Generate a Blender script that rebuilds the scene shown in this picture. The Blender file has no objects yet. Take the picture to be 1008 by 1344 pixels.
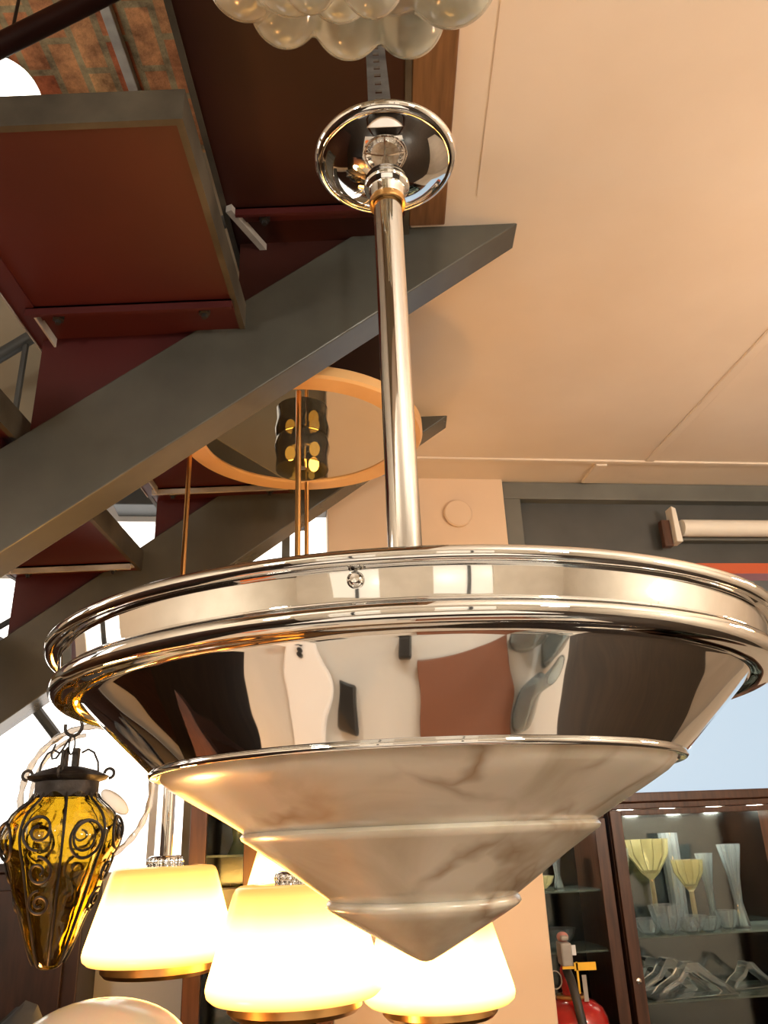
import bpy, math, random
from mathutils import Vector, Matrix
random.seed(7)
PI = math.pi
EYE = 1.6            # camera height above the floor; geometry below is written relative to the eye
col = bpy.context.scene.collection
CEIL = 1.3
FL = -1.6
YAW = math.radians(7.5)
BO = Vector((0, 2.80, 0))
def B(u, v, z=0):    # frame of the back wall: u along it, v behind it
    return Vector((BO.x + u*math.cos(YAW) - v*math.sin(YAW), BO.y + u*math.sin(YAW) + v*math.cos(YAW), z))
BM = Matrix.Translation(BO) @ Matrix.Rotation(YAW, 4, 'Z')

# ------------------------------------------------------------------ materials
def mat(name, color=(.8, .8, .8), rough=.5, metal=0, **k):
    m = bpy.data.materials.new(name); m.use_nodes = True
    b = m.node_tree.nodes['Principled BSDF']
    b.inputs['Base Color'].default_value = (*color, 1)
    b.inputs['Roughness'].default_value = rough
    b.inputs['Metallic'].default_value = metal
    for kk, v in k.items(): b.inputs[kk.replace('_', ' ')].default_value = v
    return m
def N(m, t, **k):
    n = m.node_tree.nodes.new(t)
    for a, v in k.items(): setattr(n, a, v)
    return n
def L(m, a, b): m.node_tree.links.new(a, b)
def bsdf(m): return m.node_tree.nodes['Principled BSDF']
def noisy(m, c1, c2, scale=8, detail=6, pos=(.35, .65), bump=0, stretch=None, rough=None):
    tc = N(m, 'ShaderNodeTexCoord'); no = N(m, 'ShaderNodeTexNoise')
    no.inputs['Scale'].default_value = scale; no.inputs['Detail'].default_value = detail
    if stretch:
        mp = N(m, 'ShaderNodeMapping'); mp.inputs['Scale'].default_value = stretch
        L(m, tc.outputs['Object'], mp.inputs['Vector']); L(m, mp.outputs['Vector'], no.inputs['Vector'])
    else: L(m, tc.outputs['Object'], no.inputs['Vector'])
    cr = N(m, 'ShaderNodeValToRGB')
    cr.color_ramp.elements[0].position = pos[0]; cr.color_ramp.elements[1].position = pos[1]
    cr.color_ramp.elements[0].color = (*c1, 1); cr.color_ramp.elements[1].color = (*c2, 1)
    L(m, no.outputs['Fac'], cr.inputs['Fac']); L(m, cr.outputs['Color'], bsdf(m).inputs['Base Color'])
    if bump:
        bp = N(m, 'ShaderNodeBump'); bp.inputs['Strength'].default_value = bump; bp.inputs['Distance'].default_value = .01
        L(m, no.outputs['Fac'], bp.inputs['Height']); L(m, bp.outputs['Normal'], bsdf(m).inputs['Normal'])
    return m
def emit(name, color, s, k=.8):
    m = bpy.data.materials.new(name); m.use_nodes = True
    b = bsdf(m); b.inputs['Base Color'].default_value = (*[min(1, c)*k for c in color], 1)
    b.inputs['Emission Color'].default_value = (*color, 1); b.inputs['Emission Strength'].default_value = s
    b.inputs['Roughness'].default_value = .25
    return m

chrome = mat('chrome', (.79, .79, .78), .035, 1)
chrome_bowl = mat('uneven_chrome', (.79, .79, .78), .03, 1)
def dent(m):
    tc = N(m, 'ShaderNodeTexCoord'); no = N(m, 'ShaderNodeTexNoise'); no.inputs['Scale'].default_value = 16; no.inputs['Detail'].default_value = 1
    L(m, tc.outputs['Object'], no.inputs['Vector'])
    bp = N(m, 'ShaderNodeBump'); bp.inputs['Strength'].default_value = .5; bp.inputs['Distance'].default_value = .004
    L(m, no.outputs['Fac'], bp.inputs['Height']); L(m, bp.outputs['Normal'], bsdf(m).inputs['Normal'])
dent(chrome_bowl)
chrome_dull = mat('worn_chrome', (.66, .62, .57), .14, 1)
nickel = mat('nickel', (.62, .50, .38), .22, 1)
brass = mat('brass', (.72, .42, .16), .28, 1)
def alabaster_mat():
    m = mat('alabaster', (.7, .6, .5), .26)
    b = bsdf(m)
    b.inputs['Subsurface Weight'].default_value = .35
    b.inputs['Subsurface Radius'].default_value = (.02, .012, .007)
    b.inputs['Subsurface Scale'].default_value = .6
    b.inputs['Coat Weight'].default_value = .55; b.inputs['Coat Roughness'].default_value = .2
    tc = N(m, 'ShaderNodeTexCoord')
    n0 = N(m, 'ShaderNodeTexNoise'); n0.inputs['Scale'].default_value = 9; n0.inputs['Detail'].default_value = 4
    L(m, tc.outputs['Object'], n0.inputs['Vector'])
    mx = N(m, 'ShaderNodeMixRGB'); mx.inputs['Fac'].default_value = .10
    L(m, tc.outputs['Object'], mx.inputs['Color1']); L(m, n0.outputs['Color'], mx.inputs['Color2'])
    # soft cloudy base
    n1 = N(m, 'ShaderNodeTexNoise'); n1.inputs['Scale'].default_value = 13; n1.inputs['Detail'].default_value = 5
    n1.inputs['Distortion'].default_value = .7
    L(m, tc.outputs['Object'], n1.inputs['Vector'])
    cr = N(m, 'ShaderNodeValToRGB'); e = cr.color_ramp.elements
    e[0].position = .30; e[0].color = (.43, .36, .26, 1); e[1].position = .58; e[1].color = (.62, .56, .46, 1)
    L(m, n1.outputs['Fac'], cr.inputs['Fac'])
    # veins
    vo = N(m, 'ShaderNodeTexVoronoi', feature='DISTANCE_TO_EDGE'); vo.inputs['Scale'].default_value = 9
    L(m, mx.outputs['Color'], vo.inputs['Vector'])
    vr = N(m, 'ShaderNodeValToRGB'); e = vr.color_ramp.elements
    e[0].position = 0; e[0].color = (1, 1, 1, 1); e[1].position = .055; e[1].color = (0, 0, 0, 1)
    L(m, vo.outputs['Distance'], vr.inputs['Fac'])
    n2 = N(m, 'ShaderNodeTexNoise'); n2.inputs['Scale'].default_value = 14
    L(m, tc.outputs['Object'], n2.inputs['Vector'])
    r2 = N(m, 'ShaderNodeValToRGB'); r2.color_ramp.elements[0].position = .46; r2.color_ramp.elements[1].position = .70
    L(m, n2.outputs['Fac'], r2.inputs['Fac'])
    mu = N(m, 'ShaderNodeMath', operation='MULTIPLY')
    L(m, vr.outputs['Color'], mu.inputs[0]); L(m, r2.outputs['Color'], mu.inputs[1])
    m2 = N(m, 'ShaderNodeMixRGB'); m2.inputs['Color2'].default_value = (.24, .145, .07, 1)
    L(m, mu.outputs[0], m2.inputs['Fac']); L(m, cr.outputs['Color'], m2.inputs['Color1'])
    L(m, m2.outputs['Color'], b.inputs['Base Color'])
    return m
alabaster = alabaster_mat()
ceil_paint = noisy(mat('ceiling_paint', rough=.6), (.72, .625, .52), (.80, .71, .61), 2.2, 8, (.3, .7), .05)
pier_paint = noisy(mat('pier_plaster', rough=.75), (.74, .57, .41), (.79, .62, .46), 3, 5, (.3, .7), .05)
white_paint = noisy(mat('white_wall_paint', rough=.7), (.74, .73, .72), (.82, .81, .80), 2, 5)
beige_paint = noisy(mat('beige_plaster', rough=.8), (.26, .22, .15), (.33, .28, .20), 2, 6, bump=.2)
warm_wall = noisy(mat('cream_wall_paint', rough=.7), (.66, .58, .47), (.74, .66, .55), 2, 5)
steel_grey = noisy(mat('grey_painted_steel', rough=.27, Specular_IOR_Level=.7), (.056, .056, .047), (.084, .083, .069), 5, 8, (.3, .7), .06)
steel_edge = noisy(mat('dark_worn_edge_paint', rough=.55, Specular_IOR_Level=.3), (.040, .034, .025), (.085, .072, .052), 9, 8)
steel_dark = noisy(mat('dark_grey_painted_steel', rough=.5), (.050, .053, .052), (.075, .078, .075), 4, 6)
steel_frame = noisy(mat('grey_frame_paint', rough=.5), (.11, .115, .105), (.15, .155, .14), 4, 6)
steel_light = noisy(mat('pale_worn_steel', rough=.5), (.30, .28, .26), (.42, .40, .37), 14, 6, bump=.1)
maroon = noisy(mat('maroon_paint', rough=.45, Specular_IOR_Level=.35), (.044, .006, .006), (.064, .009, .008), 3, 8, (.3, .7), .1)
maroon_dark = noisy(mat('shaded_tread_and_rail_maroon', rough=.5, Specular_IOR_Level=.25), (.020, .0045, .003), (.032, .007, .0045), 3, 8)  # handrail colour, and shade painted into the top tread
black = mat('black_paint', (.014, .013, .012), .45)
iron = noisy(mat('wrought_iron', rough=.5, metal=.6), (.018, .014, .012), (.05, .04, .034), 40, 5, bump=.3)
wood_mid = noisy(mat('cabinet_wood', rough=.35), (.045, .017, .009), (.095, .038, .019), 6, 8, (.3, .7), stretch=(14, 14, 1.2))
wood_timber = noisy(mat('varnished_timber', rough=.4), (.12, .055, .022), (.21, .10, .042), 6, 8, (.3, .7), stretch=(16, 1.2, 16))
wood_dark = noisy(mat('dark_wood', rough=.4), (.020, .009, .006), (.045, .018, .011), 5, 8, stretch=(10, 10, 1.5))
mirror = mat('mirror', (.62, .58, .50), .02, 1)
mirror_dark = mat('smoked_glass_back', (.12, .14, .145), .10, 1)
disc_wood = noisy(mat('pale_lacquered_rim', rough=.35), (.72, .42, .17), (.80, .50, .22), 6, 4)
grime = mat('white_tube_fitting', (.80, .76, .68), .4)
def glassm(name, color, rough=0., ior=1.45, **k):
    m = mat(name, color, rough, 0, Transmission_Weight=1.0, IOR=ior, **k); return m
clear_glass = glassm('clear_glass', (.97, .98, .97), .02)
ring_glass = mat('ribbed_ring_glass', (.62, .57, .50), .12, 0, Transmission_Weight=.6, IOR=1.45)
bubble_glass = mat('cloudy_bubble_glass', (.62, .60, .50), .14, 0, Transmission_Weight=.62, IOR=1.42)
blue_glass = mat('crystal_glass', (.80, .91, .95), .03, 0, Transmission_Weight=.88, IOR=1.55)
milk_glass = mat('frosted_glass', (.86, .82, .76), .35, 0, Transmission_Weight=.45, IOR=1.4)
opal = mat('cream_opal_glass', (.80, .70, .55), .18, 0, Subsurface_Weight=.3)
opal_white = mat('white_ceramic', (.80, .84, .90), .2)
def amber_mat():
    m = glassm('amber_glass', (.60, .45, .085), .04, 1.5)
    noi = N(m, 'ShaderNodeTexNoise'); noi.inputs['Scale'].default_value = 22
    tc = N(m, 'ShaderNodeTexCoord'); L(m, tc.outputs['Object'], noi.inputs['Vector'])
    bp = N(m, 'ShaderNodeBump'); bp.inputs['Strength'].default_value = .35; bp.inputs['Distance'].default_value = .01
    L(m, noi.outputs['Fac'], bp.inputs['Height']); L(m, bp.outputs['Normal'], bsdf(m).inputs['Normal'])
    return m
amber = amber_mat()
def shade_mat():
    m = emit('lit_opal_shade', (.5, .35, .15), 6)
    tc = N(m, 'ShaderNodeTexCoord'); sp = N(m, 'ShaderNodeSeparateXYZ'); L(m, tc.outputs['Object'], sp.inputs[0])
    mr = N(m, 'ShaderNodeMapRange'); mr.inputs['From Min'].default_value = 0; mr.inputs['From Max'].default_value = .17
    L(m, sp.outputs['Z'], mr.inputs['Value'])
    bsdf(m).inputs['Emission Color'].default_value = (1, .49, .105, 1)
    sr = N(m, 'ShaderNodeValToRGB'); e = sr.color_ramp.elements
    e[0].position = 0; e[0].color = (.10, .10, .10, 1); e[1].position = 1; e[1].color = (.055, .055, .055, 1)
    for p, v in ((.07, .30), (.22, .9), (.35, 1), (.6, .55), (.80, .17), (.93, .085)):
        q = e.new(p); q.color = (v, v, v, 1)
    L(m, mr.outputs[0], sr.inputs['Fac'])
    mu = N(m, 'ShaderNodeMath', operation='MULTIPLY'); mu.inputs[1].default_value = 20
    L(m, sr.outputs['Color'], mu.inputs[0]); L(m, mu.outputs[0], bsdf(m).inputs['Emission Strength'])
    return m
lit_shade = shade_mat()
added_glow = emit('added_warm_globe', (1, .93, .81), 118)  # glow of globes added out of view for room and chrome
added_orange_glow = emit('added_orange_globe', (1, .53, .235), 66)  # globe added out of view to warm the ceiling and pier
globe_glow = emit('lit_white_globe', (1, .93, .80), 6)
bulb_glow = emit('lit_amber_bulb', (1, .48, .07), 5)
spot_glow = emit('lit_downlight', (1, .93, .74), 150)
win_white = emit('daylit_window_pane', (1, .965, .91), 2.6)
win_blue = emit('blue_daylit_window_pane', (.62, .78, .92), .95, .08)
win_front = emit('daylit_front_window_pane', (1, .93, .80), .5)
red_paint = mat('red_enamel', (.42, .015, .012), .22, 0, Coat_Weight=.5)
yellow_tag = mat('yellow_plastic', (.85, .50, .03), .4)
rubber = mat('black_rubber', (.03, .028, .027), .5)
orange_strip = mat('orange_red_strip', (.55, .10, .03), .5)
cloth_cream = noisy(mat('cream_tabletop', rough=.35), (.52, .51, .48), (.58, .57, .54), 4, 4)
box_brown = mat('brown_board', (.17, .062, .028), .6)
floor_m = noisy(mat('dark_floorboards', rough=.35), (.014, .009, .006), (.03, .018, .011), 3, 8, stretch=(8, 1, 1))
cloth_black = noisy(mat('black_cloth', rough=.7), (.035, .040, .045), (.07, .075, .085), 12, 5)
def brick_mat():
    m = mat('old_brick', rough=.9)
    tc = N(m, 'ShaderNodeTexCoord'); mp = N(m, 'ShaderNodeMapping'); mp.inputs['Rotation'].default_value = (0, 0, PI/2)
    L(m, tc.outputs['Object'], mp.inputs['Vector'])
    br = N(m, 'ShaderNodeTexBrick'); br.inputs['Scale'].default_value = 1
    br.inputs['Brick Width'].default_value = .27; br.inputs['Row Height'].default_value = .115
    br.inputs['Mortar Size'].default_value = .016; br.inputs['Mortar Smooth'].default_value = .3
    br.inputs['Color1'].default_value = (.42, .12, .055, 1); br.inputs['Color2'].default_value = (.62, .36, .18, 1)
    br.inputs['Mortar'].default_value = (.33, .27, .17, 1)
    L(m, mp.outputs['Vector'], br.inputs['Vector'])
    no = N(m, 'ShaderNodeTexNoise'); no.inputs['Scale'].default_value = 9; no.inputs['Detail'].default_value = 9; no.inputs['Roughness'].default_value = .7
    L(m, tc.outputs['Object'], no.inputs['Vector'])
    cr = N(m, 'ShaderNodeValToRGB'); e = cr.color_ramp.elements
    e[0].position = .36; e[0].color = (.45, .40, .36, 1); e[1].position = .62; e[1].color = (1.4, 1.35, 1.2, 1)
    L(m, no.outputs['Fac'], cr.inputs['Fac'])
    mx = N(m, 'ShaderNodeMixRGB', blend_type='MULTIPLY'); mx.inputs['Fac'].default_value = 1
    L(m, br.outputs['Color'], mx.inputs['Color1']); L(m, cr.outputs['Color'], mx.inputs['Color2'])
    L(m, mx.outputs['Color'], bsdf(m).inputs['Base Color'])
    bp = N(m, 'ShaderNodeBump'); bp.inputs['Strength'].default_value = .9; bp.inputs['Distance'].default_value = .02
    L(m, no.outputs['Fac'], bp.inputs['Height']); L(m, bp.outputs['Normal'], bsdf(m).inputs['Normal'])
    return m
brick = brick_mat()
def strap_mat():
    m = mat('perforated_steel', rough=.5)
    return noisy(m, (.06, .06, .06), (.12, .12, .115), 30, 4)
strapm = strap_mat()

# ------------------------------------------------------------------ mesh builder
class MB:
    def __init__(s, M=None): s.v = []; s.f = []; s.M = M
    def add(s, vs, fs, M=None):
        n = len(s.v)
        for p in vs:
            p = Vector(p)
            if M is not None: p = M @ p
            if s.M is not None: p = s.M @ p
            s.v.append(p)
        s.f += [tuple(i+n for i in f) for f in fs]; return s
    def box(s, x0, x1, y0, y1, z0, z1, M=None):
        return s.add([(x, y, z) for z in (z0, z1) for y in (y0, y1) for x in (x0, x1)],
                     [(0, 2, 3, 1), (4, 5, 7, 6), (0, 1, 5, 4), (2, 6, 7, 3), (0, 4, 6, 2), (1, 3, 7, 5)], M)
    def prism(s, poly, y0, y1, M=None):     # poly in xz, extruded along y
        n = len(poly)
        vs = [(x, y0, z) for x, z in poly] + [(x, y1, z) for x, z in poly]
        fs = [tuple(range(n)), tuple(range(2*n-1, n-1, -1))] + [(i, i+n, (i+1) % n+n, (i+1) % n) for i in range(n)]
        return s.add(vs, fs, M)
    def prismz(s, poly, z0, z1, M=None):
        n = len(poly)
        vs = [(x, y, z0) for x, y in poly] + [(x, y, z1) for x, y in poly]
        fs = [tuple(range(n-1, -1, -1)), tuple(range(n, 2*n))] + [(i, (i+1) % n, (i+1) % n+n, i+n) for i in range(n)]
        return s.add(vs, fs, M)
    def lathe(s, prof, c=(0, 0, 0), n=48, closed=False, M=None, fn=None):
        vs = []; fs = []; m = len(prof)
        for r, z in prof:
            for k in range(n):
                a = 2*PI*k/n
                rr = r*(fn(a, z) if fn else 1)
                vs.append((c[0]+rr*math.cos(a), c[1]+rr*math.sin(a), c[2]+z))
        for i in range(m-1 if not closed else m):
            j = (i+1) % m
            for k in range(n):
                l = (k+1) % n
                fs.append((i*n+k, j*n+k, j*n+l, i*n+l))
        return s.add(vs, fs, M)
    def tube(s, path, r, n=10, M=None, closed=False, caps=True):
        P = [Vector(p) for p in path]; m = len(P); vs = []; fs = []
        T = []
        for i in range(m):
            a = P[i-1] if (i > 0 or closed) else P[i]; b = P[(i+1) % m] if (i < m-1 or closed) else P[i]
            T.append((b-a).normalized())
        up = Vector((0, 0, 1)) if abs(T[0].z) < .9 else Vector((1, 0, 0))
        nn = (up - T[0]*up.dot(T[0])).normalized()
        for i in range(m):
            nn = (nn - T[i]*nn.dot(T[i])); nn.normalize(); bb = T[i].cross(nn)
            rr = r[i] if isinstance(r, (list, tuple)) else r
            for k in range(n):
                a = 2*PI*k/n; vs.append(P[i] + nn*math.cos(a)*rr + bb*math.sin(a)*rr)
        for i in range(m if closed else m-1):
            j = (i+1) % m
            for k in range(n):
                l = (k+1) % n; fs.append((i*n+k, i*n+l, j*n+l, j*n+k))
        if caps and not closed:
            fs.append(tuple(range(n-1, -1, -1))); fs.append(tuple((m-1)*n+k for k in range(n)))
        return s.add(vs, fs, M)
    def ball(s, c, r, n=24, m=14, sc=(1, 1, 1), M=None):
        prof = [(max(1e-4, math.sin(PI*i/m)), -math.cos(PI*i/m)) for i in range(m+1)]
        Mx = Matrix.Translation(Vector(c)) @ Matrix.Diagonal((r*sc[0], r*sc[1], r*sc[2], 1))
        if M is not None: Mx = M @ Mx
        return s.lathe(prof, n=n, M=Mx)

def root_loc(p):
    v = Vector((0, 0, 0))
    while p is not None: v = v + p.location; p = p.parent
    return v
def build(name, mb, m, parent=None, smooth=True, bevel=0, org=None, solid=0, sub=0, ang=35):
    """mb holds eye-relative coordinates (absolute); the object gets a local origin"""
    if parent is not None: o0 = root_loc(parent)
    elif org is not None: o0 = Vector(org)
    else:
        zs = min(v.z for v in mb.v); o0 = Vector((sum(v.x for v in mb.v)/len(mb.v), sum(v.y for v in mb.v)/len(mb.v), zs))
    loc = Vector((0, 0, 0))
    if parent is not None and org is not None: loc = Vector(org) - o0; o0 = Vector(org)
    me = bpy.data.meshes.new(name)
    me.from_pydata([v - o0 for v in mb.v], [], mb.f); me.materials.append(m)
    if smooth:
        me.shade_smooth(); me.set_sharp_from_angle(angle=math.radians(ang))
    o = bpy.data.objects.new(name, me); col.objects.link(o)
    if parent is not None: o.parent = parent; o.location = loc
    else: o.location = o0
    import bmesh
    bm = bmesh.new(); bm.from_mesh(me); bmesh.ops.recalc_face_normals(bm, faces=bm.faces); bm.to_mesh(me); bm.free()
    if smooth: me.set_sharp_from_angle(angle=math.radians(ang))
    if solid:
        md = o.modifiers.new('s', 'SOLIDIFY'); md.thickness = solid; md.offset = -1
    if bevel:
        md = o.modifiers.new('b', 'BEVEL'); md.width = bevel; md.segments = 2; md.limit_method = 'ANGLE'; md.angle_limit = math.radians(40)
    if sub:
        md = o.modifiers.new('u', 'SUBSURF'); md.levels = sub; md.render_levels = sub
    return o
def tag(o, label, cat, group=None):
    o['label'] = label; o['category'] = cat
    if group: o['group'] = group
    return o
def thing(name, label, cat, loc, group=None):
    o = bpy.data.objects.new(name, None); col.objects.link(o); o.location = loc; o.empty_display_size = .05
    return tag(o, label, cat, group)
def struct(name, mb, m, parent=None, **k):
    o = build(name, mb, m, parent, **k)
    if parent is None: o['kind'] = 'structure'
    return o
def dup(root, loc, rotz=0, label=None, group=None, scale=None):
    r = root.copy(); col.objects.link(r); r.location = loc; r.rotation_euler = (0, 0, rotz)
    if scale: r.scale = scale
    if label: r['label'] = label
    if group: r['group'] = group
    for ch in [o for o in bpy.data.objects if o.parent == root]:
        c = ch.copy(); col.objects.link(c); c.parent = r
        for g in [o for o in bpy.data.objects if o.parent == ch]:
            d = g.copy(); col.objects.link(d); d.parent = c
    return r
def arc(c, r, a0, a1, n, plane='xz'):
    out = []
    for i in range(n+1):
        a = a0 + (a1-a0)*i/n
        d = {'xz': (math.cos(a), 0, math.sin(a)), 'xy': (math.cos(a), math.sin(a), 0), 'yz': (0, math.cos(a), math.sin(a))}[plane]
        out.append(Vector(c) + Vector(d)*r)
    return out

# ------------------------------------------------------------------ camera
F, PT, RL = 1043.1, .3917, -.0411
rt0 = Vector((1, 0, 0)); up0 = Vector((0, -math.sin(PT), math.cos(PT))); fw = Vector((0, math.cos(PT), math.sin(PT)))
rt = rt0*math.cos(RL) + up0*math.sin(RL); up = up0*math.cos(RL) - rt0*math.sin(RL)
cd = bpy.data.cameras.new('camera'); cam = bpy.data.objects.new('camera', cd); col.objects.link(cam)
cam.matrix_world = Matrix(((rt.x, up.x, -fw.x, 0), (rt.y, up.y, -fw.y, 0), (rt.z, up.z, -fw.z, 0), (0, 0, 0, 1)))
cd.sensor_fit = 'VERTICAL'; cd.sensor_height = 36; cd.lens = 36*F/1344; cd.clip_start = .01
bpy.context.scene.camera = cam

# ------------------------------------------------------------------ setting
XL, XR, YF, TOPZ = -2.3, 3.4, -3.2, 2.95
struct('floor', MB().box(XL-.1, XR+.1, YF-.1, 4.6, FL-.1, FL), floor_m, smooth=False)
# lower ceiling: everywhere except over the stair opening
cb = MB()
cb.box(.165, XR, YF, 3.9, CEIL, CEIL+.25); cb.box(.088, .165, 1.427, 3.9, CEIL, CEIL+.25)
cb.box(XL, .165, YF, -1.0, CEIL, CEIL+.25)
ceiling = struct('ceiling', cb, ceil_paint, smooth=False)
struct('ceiling', MB().box(XL, .5, -1.25, 3.6, TOPZ, TOPZ+.1), brick, smooth=False, org=(0, 0, TOPZ))
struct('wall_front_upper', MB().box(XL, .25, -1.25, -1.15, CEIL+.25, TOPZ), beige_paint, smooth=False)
struct('trim_1', MB().box(.083, .165, -1.0, 1.425, CEIL-.012, CEIL+.2), wood_timber, smooth=False, bevel=.003)
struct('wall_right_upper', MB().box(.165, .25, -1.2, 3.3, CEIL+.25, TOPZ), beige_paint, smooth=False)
# shallow battens on the ceiling
bt = MB(BM)
bt.box(-.02, 2.2, -.19, -.165, CEIL-.007, CEIL+.01)
struct('trim_2', bt, ceil_paint, smooth=False, bevel=.003)
bt = MB(BM); bt.box(.985, 1.02, -1.6, -.19, CEIL-.006, CEIL+.01)
struct('trim_3', bt, ceil_paint, smooth=False, bevel=.003)
bt = MB(BM); bt.box(.80, .845, -.165, 0, CEIL-.012, CEIL+.01)
struct('trim_4', bt, ceil_paint, smooth=False, bevel=.003)
struct('trim_5', MB().box(.232, .236, .32, 1.35, CEIL-.0015, CEIL+.01), ceil_paint, smooth=False)

struct('wall_left', MB().box(XL-.12, XL, YF, 4.6, FL, .22).box(XL-.12, XL, YF, .62, .22, 1.12).box(XL-.12, XL, 1.55, 4.6, .22, 1.12).box(XL-.12, XL, YF, 4.6, 1.12, TOPZ), warm_wall, smooth=False)
struct('trim_11', MB().box(XL, XL+.02, YF, 2.2, FL, .10), wood_dark, smooth=False)
w = struct('window_3', MB().box(XL-.08, XL-.06, .62, 1.55, .22, 1.12), win_white, smooth=False)
build('window_frame', MB().box(XL-.06, XL-.02, .98, 1.12, .22, 1.12), steel_dark, w, smooth=False)
struct('wall_right', MB().box(XR, XR+.12, YF, 4.6, FL, CEIL+.2), warm_wall, smooth=False)
# wall behind the photographer, with two tall shop windows
fb = MB()
fb.box(XL, -1.6, YF-.12, YF, FL, CEIL+.2); fb.box(-.7, .5, YF-.12, YF, FL, CEIL+.2); fb.box(1.5, XR, YF-.12, YF, FL, CEIL+.2)
for a, b in ((-1.6, -.7), (.5, 1.5)):
    fb.box(a, b, YF-.12, YF, FL, -.9); fb.box(a, b, YF-.12, YF, .9, CEIL+.2)
struct('wall_front', fb, warm_wall, smooth=False)
for i, (a, b) in enumerate(((-1.6, -.7), (.5, 1.5))):
    w = struct('window_%d' % (i+4), MB().box(a, b, YF-.08, YF-.06, -.9, .9), win_front, smooth=False)
    fr = MB(); fr.box((a+b)/2-.025, (a+b)/2+.025, YF-.06, YF-.02, -.9, .9); fr.box(a, b, YF-.06, YF-.02, -.03, .03)
    build('window_frame', fr, steel_dark, w, smooth=False)

# back: white wall with the left window, plaster pier, steel lintel, blue window
wb = MB(BM)
wb.box(-2.6, -.215, .10, .20, FL, -.06)           # lower wall, left of the pier
wb.box(-2.6, -.70, .10, .20, 1.15, TOPZ); wb.box(-.70, -.215, .10, .20, 1.24, TOPZ)         # above the window
wb.box(-2.6, -1.98, .10, .20, -.06, 1.15)
struct('wall_back', wb, white_paint, smooth=False)
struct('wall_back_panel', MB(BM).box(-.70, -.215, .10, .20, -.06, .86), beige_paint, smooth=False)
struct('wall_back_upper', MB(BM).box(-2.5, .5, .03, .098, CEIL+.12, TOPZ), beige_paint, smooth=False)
w = struct('window_1', MB(BM).box(-1.98, -.70, .13, .15, -.06, 1.15).box(-.70, -.215, .13, .15, .86, 1.24), win_white, smooth=False)
fr = MB(BM)
for u in (-1.42, -.80): fr.box(u-.012, u+.012, .115, .13, -.06, 1.15)
fr.box(-1.98, -.70, .115, .13, .93, .955)
build('window_frame', fr, white_paint, w, smooth=False)
# steel lintel left of the pier
struct('trim_6', MB(BM).box(-1.0, -.215, -.02, .10, 1.17, 1.32), steel_dark, smooth=False, bevel=.004)
struct('trim_7', MB(BM).box(-.385, -.355, .02, .095, .80, 1.17), steel_frame, smooth=False, bevel=.003)
pier = struct('wall_pier', MB(BM).box(-.215, .475, 0, .42, FL, CEIL+.01), pier_paint, smooth=False, bevel=.004)
rb = MB(BM)
rb.box(.475, XR, .95, 1.05, FL, CEIL+.1)
struct('wall_back_right', rb, warm_wall, smooth=False)
# steel surround over the display cabinets
sf = MB(BM)
sf.box(.478, 2.9, .015, .13, CEIL-.075, CEIL-.003); sf.box(.478, .545, .015, .13, .85, CEIL-.075)
struct('trim_8', sf, steel_frame, smooth=False, bevel=.003)
sp = MB(BM); sp.box(.545, 2.9, .06, .13, .97, CEIL-.075)
struct('trim_9', sp, steel_dark, smooth=False)
sp = MB(BM); sp.box(.545, 2.9, .045, .14, .925, .968)
struct('trim_10', sp, orange_strip, smooth=False)
w = struct('window_2', MB(BM).box(.50, 2.6, .80, .82, -.02, 1.0), win_blue, smooth=False)
fr = MB(BM); fr.box(.50, 2.6, .765, .80, 1.0, 1.06)
build('window_frame', fr, steel_frame, w, smooth=False)
# round smoke-alarm plate on the pier
cpl = B(.285, -.001, 1.15)
pl = MB(); Mx = Matrix.Translation(cpl) @ Matrix.Rotation(YAW, 4, 'Z') @ Matrix.Rotation(PI/2, 4, 'X')
pl.lathe([(1e-4, .0), (.052, .0), (.055, .003), (.055, .012), (.050, .016), (1e-4, .017)], M=Mx)
tag(build('wall_plate', pl, pier_paint), 'round peach-painted plate set high on the plaster pier beside the chrome rod', 'cover plate')

# ------------------------------------------------------------------ staircase
SL = .70
def zl(x, x0): return CEIL + SL*(x-x0)
st = thing('staircase', 'open steel staircase with grey stringers and maroon treads rising to the ceiling', 'staircase', (-1.0, 1.95, .2))
def stringer(xt, y0, y1, dep):
    poly = [(XL+.0, zl(XL, xt)), (xt, CEIL), (xt - dep/SL, CEIL+.0), (XL, zl(XL, xt)+dep)]
    return MB().prism(poly, y0, y1)
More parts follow.
